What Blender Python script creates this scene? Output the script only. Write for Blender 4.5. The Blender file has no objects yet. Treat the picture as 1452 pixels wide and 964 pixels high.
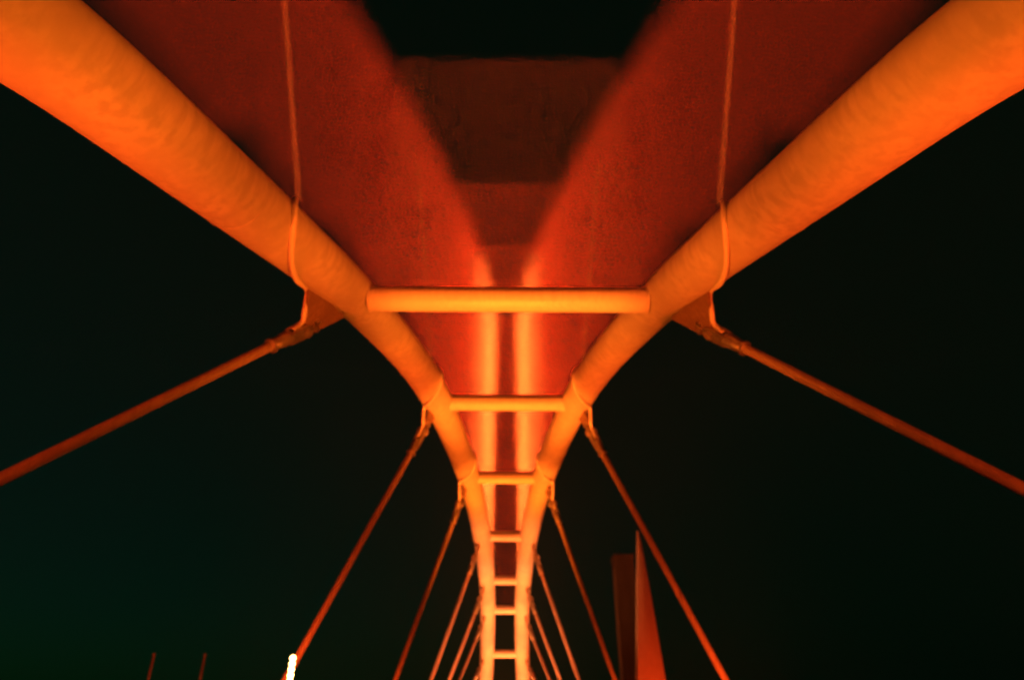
import bpy, bmesh, math, random
from mathutils import Vector, Matrix
random.seed(4)
R = math.radians
sc = bpy.context.scene
COL = sc.collection

# ------------------------------------------------------------------ materials
def paint(name, col, rough=0.45, grime=0.35, scale=1.0, bump=0.12):
    m = bpy.data.materials.new(name); m.use_nodes = True
    nt = m.node_tree; n = nt.nodes; l = nt.links
    b = n['Principled BSDF']
    tc = n.new('ShaderNodeTexCoord')
    big = n.new('ShaderNodeTexNoise'); big.inputs['Scale'].default_value = 1.3*scale; big.inputs['Detail'].default_value = 7
    big.inputs['Roughness'].default_value = .65
    fine = n.new('ShaderNodeTexNoise'); fine.inputs['Scale'].default_value = 22*scale; fine.inputs['Detail'].default_value = 5
    mp = n.new('ShaderNodeMapping'); mp.inputs['Scale'].default_value = (7*scale, 7*scale, .7*scale)
    streak = n.new('ShaderNodeTexNoise'); streak.inputs['Scale'].default_value = 1.4; streak.inputs['Detail'].default_value = 4
    for t in (big, fine): l.new(tc.outputs['Object'], t.inputs['Vector'])
    l.new(tc.outputs['Object'], mp.inputs['Vector']); l.new(mp.outputs[0], streak.inputs['Vector'])
    r1 = n.new('ShaderNodeValToRGB'); r1.color_ramp.elements[0].position = .35; r1.color_ramp.elements[1].position = .62
    l.new(big.outputs['Fac'], r1.inputs[0])
    r2 = n.new('ShaderNodeValToRGB'); r2.color_ramp.elements[0].position = .38; r2.color_ramp.elements[1].position = .56
    l.new(streak.outputs['Fac'], r2.inputs[0])
    mul = n.new('ShaderNodeMath'); mul.operation = 'MULTIPLY'
    l.new(r1.outputs[0], mul.inputs[0]); l.new(r2.outputs[0], mul.inputs[1])
    mx = n.new('ShaderNodeMix'); mx.data_type = 'RGBA'
    dark = tuple(c*(1-grime) for c in col)
    mx.inputs['A'].default_value = (*dark, 1); mx.inputs['B'].default_value = (*col, 1)
    l.new(mul.outputs[0], mx.inputs['Factor'])
    l.new(mx.outputs['Result'], b.inputs['Base Color'])
    mr = n.new('ShaderNodeMapRange'); mr.inputs['To Min'].default_value = rough-.1; mr.inputs['To Max'].default_value = rough+.18
    l.new(fine.outputs['Fac'], mr.inputs['Value']); l.new(mr.outputs[0], b.inputs['Roughness'])
    bp = n.new('ShaderNodeBump'); bp.inputs['Strength'].default_value = bump; bp.inputs['Distance'].default_value = .02
    ad = n.new('ShaderNodeMath'); ad.operation = 'MULTIPLY_ADD'; ad.inputs[1].default_value = .3
    l.new(fine.outputs['Fac'], ad.inputs[0]); l.new(big.outputs['Fac'], ad.inputs[2])
    l.new(ad.outputs[0], bp.inputs['Height']); l.new(bp.outputs[0], b.inputs['Normal'])
    return m

def metal(name, col, rough=.35):
    m = paint(name, col, rough, .3, 3)
    m.node_tree.nodes['Principled BSDF'].inputs['Metallic'].default_value = .85
    return m

def glow(name, col, s):
    m = bpy.data.materials.new(name); m.use_nodes = True
    b = m.node_tree.nodes['Principled BSDF']
    b.inputs['Base Color'].default_value = (*col, 1)
    b.inputs['Emission Color'].default_value = (*col, 1); b.inputs['Emission Strength'].default_value = s
    return m

M_RIB = paint('rib_paint', (.66, .63, .58), .42, .22, .9, .08)
M_GUS_SHADE = paint('gusset_shaded', (.30, .19, .15), .5, .3, 2)  # same paint as the rib, darkened so the plates look less lit
M_BEAM = paint('beam_paint', (.74, .72, .68), .36, .1, 1.5, .06)
M_ROD = paint('rod_paint', (.40, .30, .27), .42, .25, 2)
M_SLV = paint('sleeve_plastic', (.16, .15, .15), .5, .2, 2)
M_STEEL = metal('forged_steel', (.55, .53, .50))
M_BOLT = metal('bolt_zinc', (.70, .68, .64), .3)
M_TRAIL = paint('trail_paint', (.85, .82, .76), .3, .05, 3)  # pale colour of the added highlight trail tubes
M_CONC = paint('concrete', (.32, .31, .29), .85, .3, .5)
M_STONE = paint('tower_stone', (.12, .10, .09), .8, .3, .4)
M_GROUND = paint('ground', (.06, .065, .05), .95, .4, .05)
M_PAVE = paint('paving', (.07, .07, .07), .85, .3, .4)
M_POLE = paint('pole_paint', (.6, .58, .55), .5, .1, 2)
M_TRAIL_GLOW = glow('trail_glow', (1.0, .50, .13), 20)

# ------------------------------------------------------------------ mesh tools
def link(name, bm, mat, parent=None, smooth=True):
    me = bpy.data.meshes.new(name); bmesh.ops.recalc_face_normals(bm, faces=bm.faces)
    bm.to_mesh(me); bm.free()
    if smooth:
        me.polygons.foreach_set('use_smooth', [True]*len(me.polygons))
        me.set_sharp_from_angle(angle=R(38))
    me.materials.append(mat)
    o = bpy.data.objects.new(name, me); COL.objects.link(o)
    if parent: o.parent = parent
    return o

def frames(pts):
    T = []
    for i in range(len(pts)):
        a = pts[max(i-1, 0)]; b = pts[min(i+1, len(pts)-1)]
        T.append((b-a).normalized())
    up = Vector((0, 0, 1)) if abs(T[0].z) < .9 else Vector((0, 1, 0))
    u = (up - T[0]*up.dot(T[0])).normalized()
    out = []
    for t in T:
        u = (u - t*u.dot(t)).normalized()
        out.append((t, u, t.cross(u)))
    return out

def sweep(bm, pts, rad, seg=24, cap=True):
    pts = [Vector(p) for p in pts]
    if not hasattr(rad, '__len__'): rad = [rad]*len(pts)
    fr = frames(pts); rings = []
    for p, r, (t, u, v) in zip(pts, rad, fr):
        rings.append([bm.verts.new(p + (u*math.cos(a) + v*math.sin(a))*r) for a in (2*math.pi*k/seg for k in range(seg))])
    for a, b in zip(rings, rings[1:]):
        for k in range(seg):
            bm.faces.new((a[k], a[(k+1) % seg], b[(k+1) % seg], b[k]))
    if cap:
        bm.faces.new(rings[0][::-1]); bm.faces.new(rings[-1])

def plate(bm, poly, nrm, th):
    n = Vector(nrm).normalized()*th/2
    a = [bm.verts.new(Vector(p)+n) for p in poly]; b = [bm.verts.new(Vector(p)-n) for p in poly]
    bm.faces.new(a); bm.faces.new(b[::-1])
    for k in range(len(poly)):
        j = (k+1) % len(poly)
        bm.faces.new((a[k], b[k], b[j], a[j]))

def hexnut(bm, c, ax, r, h):
    c = Vector(c); ax = Vector(ax).normalized()
    sweep(bm, [c-ax*h/2, c+ax*h/2], r, 6)

def box(bm, x0, x1, y0, y1, z0, z1):
    v = [bm.verts.new((x, y, z)) for x in (x0, x1) for y in (y0, y1) for z in (z0, z1)]
    for f in ((0,1,3,2),(4,6,7,5),(0,4,5,1),(2,3,7,6),(0,2,6,4),(1,5,7,3)): bm.faces.new([v[i] for i in f])

def thing(name, label, cat, loc=(0,0,0), group=None):
    o = bpy.data.objects.new(name, None); COL.objects.link(o); o.location = loc; o.empty_display_size = .3
    o['label'] = label; o['category'] = cat
    if group: o['group'] = group
    return o

def struct(name, bm, mat, kind='structure'):
    o = link(name, bm, mat, None, False); o['kind'] = kind; return o

# ------------------------------------------------------------------ the arch
# x (half width), y (along the bridge), z, radius
CTRL = [(6.75,-5.0,-.3,.66),(6.25,-3.2,2.0,.62),(5.35,0.2,5.0,.57),(4.72,2.0,6.05,.54),(4.2,3.57,6.755,.50),(3.75,5.14,7.1,.48),
        (3.15,8.3,7.95,.43),(2.81,10.1,8.40,.41),(2.3,13.4,9.05,.40),(1.87,17.0,9.49,.40),(1.33,23.8,9.67,.40),(1.02,30.5,9.2,.40),
        (.95,37.2,8.55,.41),(.98,42.0,7.70,.42),(1.10,47.0,6.05,.43),(1.30,51.5,3.6,.46),(1.55,55.0,-.3,.5)]
def catmull(P, n=10):
    out = []
    for i in range(len(P)-1):
        p0 = P[max(i-1,0)]; p1 = P[i]; p2 = P[i+1]; p3 = P[min(i+2,len(P)-1)]
        for k in range(n):
            t = k/n
            out.append(tuple(.5*((2*b)+(-a+c)*t+(2*a-5*b+4*c-d)*t*t+(-a+3*b-3*c+d)*t**3) for a,b,c,d in zip(p0,p1,p2,p3)))
    out.append(P[-1]); return out
PATH = catmull(CTRL)
for _ in range(25):
    PATH = [PATH[0]] + [tuple((a+2*b+c)/4 for a,b,c in zip(PATH[i-1],PATH[i],PATH[i+1])) for i in range(1,len(PATH)-1)] + [PATH[-1]]
def rib_at(y):
    for a, b in zip(PATH, PATH[1:]):
        if a[1] <= y <= b[1]:
            t = (y-a[1])/(b[1]-a[1]); return tuple(p+(q-p)*t for p, q in zip(a, b))
def P3(y, s):
    x, yy, z, r = rib_at(y); return Vector((s*x, yy, z)), r

bridge = thing('arch_bridge', 'floodlit orange steel arch bridge with twin tubular ribs, cross beams and outward hangers', 'bridge')
STATIONS = [10.1, 17.0, 23.8, 30.5, 37.0, 41.5, 47.0, 51.5]
DROP = [.14, .02, 0, 0, 0, 0, 0, 0]

ribs = {}
for s in (-1, 1):
    bm = bmesh.new()
    sweep(bm, [(s*p[0], p[1], p[2]) for p in PATH], [p[3] for p in PATH], 40)
    rib = link('arch_rib', bm, M_RIB, bridge); ribs[s] = rib
    # field welds: slightly raised rings
    for y in (6.6, 14.2, 20.5, 27.2, 33.8, 39.4, 44.5):
        c, r = P3(y, s); t = (P3(y+.1, s)[0]-P3(y-.1, s)[0]).normalized()
        bm = bmesh.new(); sweep(bm, [c-t*.02, c-t*.011, c+t*.011, c+t*.02], [r-.01, r+.005, r+.005, r-.01], 40, False)
        link('weld_seam', bm, M_RIB, rib)
    # invented housing for the added uplights along the rib top
    bm = bmesh.new()
    ys = [1+.5*k for k in range(92)]
    for a, b in zip(ys, ys[1:]):
        pa, ra = P3(a, s); pb, rb = P3(b, s)
        top = [Vector((dx, 0, dz)) for dx, dz in ((-.07, -.03), (.07, -.03), (.07, .05), (-.07, .05))]
        va = [bm.verts.new(pa+Vector((0, 0, ra))+d) for d in top]; vb = [bm.verts.new(pb+Vector((0, 0, rb))+d) for d in top]
        for k in range(4): bm.faces.new((va[k], va[(k+1) % 4], vb[(k+1) % 4], vb[k]))
    bmesh.ops.remove_doubles(bm, verts=bm.verts, dist=.0005)
    link('added_trough', bm, M_STEEL, rib)

beams = []
for i, y in enumerate(STATIONS):
    x, _, z, r = rib_at(y); z -= DROP[i]
    bm = bmesh.new(); w = x - r*(.86 if i == 0 else .55)
    sweep(bm, [(-w, y, z), (w, y, z)], .222, 28)
    beams.append((w, y, z))
    b = link('cross_beam', bm, M_BEAM, bridge)
    for s in (-1, 1):           # end collar where the beam runs into the rib
        bm = bmesh.new(); xc = s*(x-r*.93)
        sweep(bm, [(xc-.03, y, z), (xc-.02, y, z), (xc+.02, y, z), (xc+.03, y, z)], [.217, .24, .24, .217], 28, False)
        link('end_collar', bm, M_BEAM, b)

# ------------------------------------------------------------------ hangers
ANCH = [(8.5, 4.95), (5.75, 16.2), (4.65, 25.6), (4.3, 32.5), (4.2, 38.2), (4.2, 42.5), (4.2, 47.5)]
def make_hanger(i, s):
    y = STATIONS[i]; c, r = P3(y, s)
    c = c - Vector((0, 0, .34 if i == 0 else .06))
    A = Vector((s*ANCH[i][0], ANCH[i][1], .25))
    h = (A-c).normalized()
    t = (P3(y+.4, s)[0]-P3(y-.4, s)[0]).normalized()
    n = h.cross(t).normalized(); e = n.cross(h).normalized()
    if e.dot(t) < 0: e = -e
    L = r+(.62 if i == 0 else .52)                                  # pin position
    N = c + h*L
    # gusset fin welded to the rib
    bm = bmesh.new()
    ca, ra = P3(y-(1.0 if i == 0 else .3), s); cb, rb = P3(y+(.7 if i == 0 else .4), s)
    poly = [ca+h*ra*.85, c+h*(L-.02)-e*.13, N+h*.13-e*.07, N+h*.13+e*.07, c+h*(L-.02)+e*.15, cb+h*rb*.85, c+h*r*.5]
    plate(bm, poly, n, .05)
    link('gusset_plate', bm, M_GUS_SHADE, ribs[s])
    # the rod
    bm = bmesh.new(); sweep(bm, [N+h*.62, A], .078, 20)
    rod = link('hanger_rod', bm, M_ROD, bridge)
    # fork clevis: two cheeks and a threaded socket
    bm = bmesh.new()
    for q in (-1, 1):
        off = n*q*.062
        plate(bm, [N+off-h*.13-e*.07, N+off-h*.16, N+off-h*.13+e*.07, N+off+e*.13, N+off+h*.3+e*.12, N+off+h*.42+e*.06, N+off+h*.42-e*.06, N+off+h*.3-e*.12, N+off-e*.13], n, .045)
    sweep(bm, [N+h*.28, N+h*.34, N+h*.46, N+h*.60, N+h*.64], [.09, .12, .115, .10, .085], 20)
    link('clevis', bm, M_STEEL, rod)
    bm = bmesh.new()
    sweep(bm, [N-n*.15, N+n*.15], .05, 16)
    hexnut(bm, N-n*.115, n, .085, .05); hexnut(bm, N+n*.115, n, .085, .05)
    link('pin', bm, M_BOLT, rod)
    bm = bmesh.new()
    sweep(bm, [N+h*.63, N+h*.645, N+h*.69, N+h*.705], [.09, .125, .125, .09], 20)
    link('lock_collar', bm, M_BOLT, rod)
    # two clamp bolts on the gusset
    for q in (-.07, .08):
        b0 = c+h*(L-.26)+e*q
        bm = bmesh.new(); sweep(bm, [b0-n*.075, b0-n*.026, b0+n*.026, b0+n*.075], [.05, .052, .052, .05], 6)
        link('gusset_bolt', bm, M_BOLT, ribs[s])
    # bright tube added as the clevis highlight's trail, winding over the rib
    bm = bmesh.new(); pts = []
    ya, yb = (y-2.5, y-1.05) if i == 0 else (y-1.5, y-.55)
    for k in range(9):
        f = k/8; yy = ya+(yb-ya)*f - (1.0 if i == 0 else .6)*4*f*(1-f); cc, rr = P3(yy, s); tt = (P3(yy+.2, s)[0]-cc).normalized()
        u = Vector((-s, 0, 0)); u = (u-tt*u.dot(tt)).normalized()
        v = Vector((0, 0, 1)); v = (v-tt*v.dot(tt)-u*v.dot(u)).normalized()
        a = R(62-188*f)
        pts.append(cc + (u*math.cos(a) + v*math.sin(a))*(rr+.028))
    last = pts[-1]
    pts += [last*.62+N*.38+Vector((0, 0, -.12)), N*.92+last*.08+e*.02+Vector((0, -.1, .06)), N+h*.22-e*.1]
    q = catmull([tuple(p) for p in pts], 6)
    sweep(bm, [Vector(p) for p in q], .042, 10)
    if i < 3: link('trail_tube', bm, M_TRAIL, rod)
    else: bm.free()
    if i == 0:
        bm = bmesh.new(); a = c + h*((A-c).length*.56)
        sweep(bm, [a, a+h*.05, A], [.08, .1, .1], 20)
        o = link('guard_sleeve', bm, M_SLV, rod); o['label'] = 'dark guard sleeve round the lower rod'
    bm = bmesh.new(); sweep(bm, [A-Vector((0,0,.33)), A+Vector((0,0,.12))], .16, 16)
    link('deck_anchor', bm, M_STEEL, rod)
for i in range(len(ANCH)):
    for s in (-1, 1): make_hanger(i, s)

# ------------------------------------------------------------------ deck and ground (below the frame)
bm = bmesh.new()
edge = [(9.2, -14), (9.0, 0), (8.8, 5), (7.3, 10), (6.1, 16), (5.1, 25), (4.7, 33), (4.6, 60), (4.6, 80)]
L_ = [bm.verts.new((-x, y, -.02)) for x, y in edge]; R_ = [bm.verts.new((x, y, -.02)) for x, y in edge]
for k in range(len(edge)-1): bm.faces.new((L_[k], R_[k], R_[k+1], L_[k+1]))
g = bmesh.ops.extrude_face_region(bm, geom=bm.faces[:])
for v in g['geom']:
    if isinstance(v, bmesh.types.BMVert): v.co.z -= .7
deck = link('deck', bm, M_CONC, bridge, False)
bm = bmesh.new()
L_ = [bm.verts.new((-x+.4, y, .0)) for x, y in edge]; R_ = [bm.verts.new((x-.4, y, .0)) for x, y in edge]
for k in range(len(edge)-1): bm.faces.new((L_[k], R_[k], R_[k+1], L_[k+1]))
struct('path', bm, M_PAVE)
bm = bmesh.new(); bmesh.ops.create_grid(bm, x_segments=2, y_segments=2, size=1500)
for v in bm.verts: v.co.z = -2.2
struct('ground', bm, M_GROUND)

# ------------------------------------------------------------------ other things in view
CAM = Vector((-.05, 0, 1.6)); F = 968.0; PITCH = R(30)
def at(px, py, y):            # construction aid: where a sight line meets the plane y = const
    a, b = (px-717)/F, (482-py)/F
    f = math.cos(PITCH)-b*math.sin(PITCH); u = math.sin(PITCH)+b*math.cos(PITCH)
    k = y/f; return Vector((CAM.x+a*k, y, CAM.z+u*k))

lt = at(419.5, 928, 12)
lamp = thing('lamp_post', 'slender lamp post topped by its light trail as a glowing white column of beads, beside the left hanger', 'lamp', (lt.x, 12, 0))
bm = bmesh.new(); sweep(bm, [(0,0,0),(0,0,.05),(0,0,.06),(0,0,lt.z-.95)], [.11,.11,.05,.045], 16); link('post', bm, M_POLE, lamp)
bm = bmesh.new()
for k in range(13):  # glowing beads stacked in the shape of the lamp's light trail
    bmesh.ops.create_uvsphere(bm, u_segments=16, v_segments=10, radius=.047, matrix=Matrix.Translation((0, 0, lt.z-.05-.082*k)))
link('trail_beads', bm, M_TRAIL_GLOW, lamp)

def streak_pole(px, py, y, name, label):  # thin pole standing in for a streak of red light
    p = at(px, py, y)
    o = thing(name, label, 'streak_pole', (p.x, y, -2.2), 'thin light streaks')
    bm = bmesh.new(); sweep(bm, [(0,0,0), (0,0,p.z+2.2)], [.07, .045], 10); link('pole', bm, M_POLE, o)
    bm = bmesh.new(); bmesh.ops.create_uvsphere(bm, u_segments=12, v_segments=8, radius=.07, matrix=Matrix.Translation((0,0,p.z+2.25))); link('finial', bm, M_POLE, o)
    return p
m1 = streak_pole(223, 930, 30, 'streak_pole', 'thin dim red light streak built as a pole at the bottom left, farthest from the bridge')
m2 = streak_pole(295, 930, 30, 'streak_pole', 'thin dim red light streak built as a pole at the bottom left, nearer to the glowing lamp')

# tapered red blade shaped as a distant light's trail, upright left edge
p0 = at(905, 752, 45); pb = at(906, 964, 45); pr = at(943, 964, 45)
H = p0.z + 2.2
wb = (pr.x-pb.x)/(p0.z-pb.z)*H
blade_root = thing('trail_blade', 'tall narrow red light trail built as a blade tapering to a point, right of the arch', 'trail_blade', (p0.x, 45, -2.2))
bm = bmesh.new(); N = 24; rings = []
for k in range(N+1):
    t = k/N; w = wb*(1-t)**.92 + .1; th = .9*(1-t)+.08
    sl = (p0.x-pb.x)/(p0.z-pb.z)*H*(t-1)
    rings.append([bm.verts.new((q[0]*w+sl, q[1]*th, H*t)) for q in ((0,-.5),(.25,-.62),(.7,-.5),(1,0),(.7,.5),(.25,.62),(0,.5),(-.06,0))])
for a, b in zip(rings, rings[1:]):
    for k in range(8): bm.faces.new((a[k], a[(k+1)%8], b[(k+1)%8], b[k]))
bm.faces.new(rings[-1])
link('blade', bm, M_POLE, blade_root)
bm = bmesh.new(); box(bm, -2.1, wb+.2, -1, 1, 0, .9); link('plinth', bm, M_CONC, blade_root)

q0 = at(871, 788, 50); q1 = at(897, 788, 50)
tw = thing('tower', 'dim square brown tower with a flat top, left of the red blade', 'tower', ((q0.x+q1.x)/2, 50, -2.2))
hw = (q1.x-q0.x)/2; HT = q0.z+2.2
bm = bmesh.new(); box(bm, -hw, hw, -hw, hw, 0, HT-.3); link('shaft', bm, M_STONE, tw, False)
bm = bmesh.new(); box(bm, -hw-.06, hw+.06, -hw-.06, hw+.06, HT-.297, HT); link('cap', bm, M_STONE, tw, False)

# ------------------------------------------------------------------ light
def lam(name, kind, loc, target, energy, col, **kw):
    d = bpy.data.lights.new(name, kind); d.energy = energy; d.color = col
    for k, v in kw.items(): setattr(d, k, v)
    o = bpy.data.objects.new(name, d); COL.objects.link(o); o.location = loc
    o.rotation_euler = (Vector(target)-Vector(loc)).to_track_quat('-Z', 'Y').to_euler()
    return o
ORANGE = (1.0, .152, .007); RED = (1.0, .075, .006); DEEP = (1.0, .035, .004)
WARM = (1.0, .19, .04)
# deck floodlights, crossing over to the opposite rib
for y, e, cl in ((1.0,2300,ORANGE),(4.5,2300,ORANGE),(8.5,2300,ORANGE),(13,2400,ORANGE),(18,3000,ORANGE),(24,4200,ORANGE),(30,6000,WARM),(36,8500,WARM),(42,8500,WARM),(47,5500,WARM)):
    for s in (-1, 1):
        p, r = P3(y+1.5, s)
        lam('floodlight', 'SPOT', (-s*3.1, y, .3), p, e*(.96 if y < 28 else .58), cl, spot_size=R(46 if y < 28 else 72), spot_blend=.8, shadow_soft_size=.15)
for (w, y, z), e in zip(beams, (8500, 9500, 7500, 4500, 3400, 2800, 1800)):
    lam('beam_fill', 'SPOT', (0, y-3.2, .3), (0, y, z), e*.8, (1, .165, .010), spot_size=R(36), spot_blend=.7, shadow_soft_size=.15)  # extra spots added to brighten the cross beams
# red fill spots added at the deck edge to redden hangers and outer faces
for (x, y), e in zip(ANCH, (3400, 2600, 1100, 500, 350, 250, 250)):
    for s in (-1, 1):
        p, r = P3(min(y+1, 50), s)
        lam('edge_fill', 'SPOT', (s*(x-.7), y-1.6, .25), p, e, RED, spot_size=R(80), spot_blend=.9, shadow_soft_size=.1)
# added uplights over ribs and beams, their veils imitate camera-shake trails
UP = 1.4
def CURT(y): return 3400 if y < 8.5 else 4000 if y < 16 else 4200 if y < 24 else 6500 if y < 30 else 8500
def strip(a, b, w, power, spread, col):
    d = bpy.data.lights.new('added_veil_light', 'AREA'); d.shape = 'RECTANGLE'
    d.size = (b-a).length; d.size_y = w; d.energy = power; d.color = col; d.spread = R(spread)
    o = bpy.data.objects.new('added_veil_light', d); COL.objects.link(o)
    x = (b-a); x.z = 0; x.normalize(); z = Vector((0, 0, -1)); y = z.cross(x)
    m = Matrix((x, y, z)).transposed().to_4x4(); m.translation = (a+b)/2
    o.matrix_world = m
ys = [1.0+2.6*k for k in range(17)]
for s in (-1, 1):
    for a, b in zip(ys, ys[1:]):
        pa, ra = P3(a, s); pb, rb = P3(b, s)
        z = max(pa.z+ra, pb.z+rb)+.1
        pa.z = pb.z = z
        strip(pa, pb, .62, UP*CURT(a)*(b-a), 4, DEEP if a < 24 else (1, .10, .012))
for (w, y, z), e in zip(beams[:6], (1700, 4800, 5000, 3500, 2500, 2000)):
    strip(Vector((-w, y, z+.26)), Vector((w, y, z+.26)), .38, UP*e*2*w, 3, (1, .07, .005) if y < 12 else DEEP)
# added narrow lights imitating the thin trails above the near ribs
for y, dx, lean in ((7.6, .5, .21), (15.5, .25, .12)):
    for s in (-1, 1):
        p, r = P3(y, s); p = p + Vector((-s*r*dx, 0, r+.1))
        d = bpy.data.lights.new('added_trail_beam', 'AREA'); d.shape = 'DISK'; d.size = .1; d.spread = R(1.0)
        d.energy = 800; d.color = (1, .10, .008)
        o = bpy.data.objects.new('added_trail_beam', d); COL.objects.link(o); o.location = p
        o.rotation_euler = Vector((s*lean, 0, 1)).to_track_quat('-Z', 'Y').to_euler()
# colour floods on the trail blade, tower and streak poles
lam('blade_light', 'SPOT', (p0.x+1.5, 39, -1.8), (p0.x+.6, 45, 5), 4200, (1, .042, .003), spot_size=R(110), spot_blend=.6)
lam('tower_light', 'SPOT', (q1.x+1.5, 44, -1.8), (q0.x, 50, 6), 900, (1, .10, .008), spot_size=R(110), spot_blend=.6)
for p in (m1, m2): lam('streak_light', 'SPOT', (p.x, 28, -1.8), (p.x, 30, 1), 260, (1, .05, .004), spot_size=R(100))

# ------------------------------------------------------------------ volume added to make the uplight veils visible
bm = bmesh.new(); box(bm, -45, 45, -8, 75, -3.2, 15)
for v in bm.verts:                                     # lid of the added volume slopes to set where the veils end
    if v.co.z > 0: v.co.z = 7.4 if v.co.y < 0 else 40.6
hz = bpy.data.materials.new('added_haze'); hz.use_nodes = True
nt = hz.node_tree; nt.nodes.remove(nt.nodes['Principled BSDF'])
pv = nt.nodes.new('ShaderNodeVolumePrincipled'); pv.inputs['Density'].default_value = .0002
pv.inputs['Color'].default_value = (.9, .9, .9, 1)
nt.links.new(pv.outputs[0], nt.nodes['Material Output'].inputs['Volume'])
struct('added_haze', bm, hz, 'stuff')

# ------------------------------------------------------------------ night sky
w = bpy.data.worlds.new('World'); sc.world = w; w.use_nodes = True
nt = w.node_tree; bg = nt.nodes['Background']
sky = nt.nodes.new('ShaderNodeTexSky'); sky.sky_type = 'NISHITA'; sky.sun_disc = False
sky.sun_elevation = R(-4); sky.sun_rotation = R(-70)
tint = nt.nodes.new('ShaderNodeMix'); tint.data_type = 'RGBA'; tint.blend_type = 'MULTIPLY'; tint.inputs['Factor'].default_value = 1
tint.inputs['B'].default_value = (.01, .5, .32, 1)
nt.links.new(sky.outputs[0], tint.inputs['A']); base = nt.nodes.new('ShaderNodeMix'); base.data_type = 'RGBA'; base.blend_type = 'ADD'; base.inputs['Factor'].default_value = 1
base.inputs['B'].default_value = (.0004, .025, .0105, 1)
nt.links.new(tint.outputs['Result'], base.inputs['A']); nt.links.new(base.outputs['Result'], bg.inputs['Color'])
bg.inputs['Strength'].default_value = .1

# ------------------------------------------------------------------ camera
cd = bpy.data.cameras.new('camera'); cam = bpy.data.objects.new('camera', cd); COL.objects.link(cam)
cd.lens = 24; cd.sensor_width = 36; cd.clip_end = 5000
cam.location = CAM; cam.rotation_euler = (R(90)+PITCH, 0, -R(.62))
cd.dof.use_dof = True; cd.dof.focus_distance = 4.0; cd.dof.aperture_fstop = 1.0
sc.camera = cam
sc.view_settings.view_transform = 'Standard'; sc.view_settings.look = 'None'
sc.view_settings.exposure = 0; sc.view_settings.gamma = 1
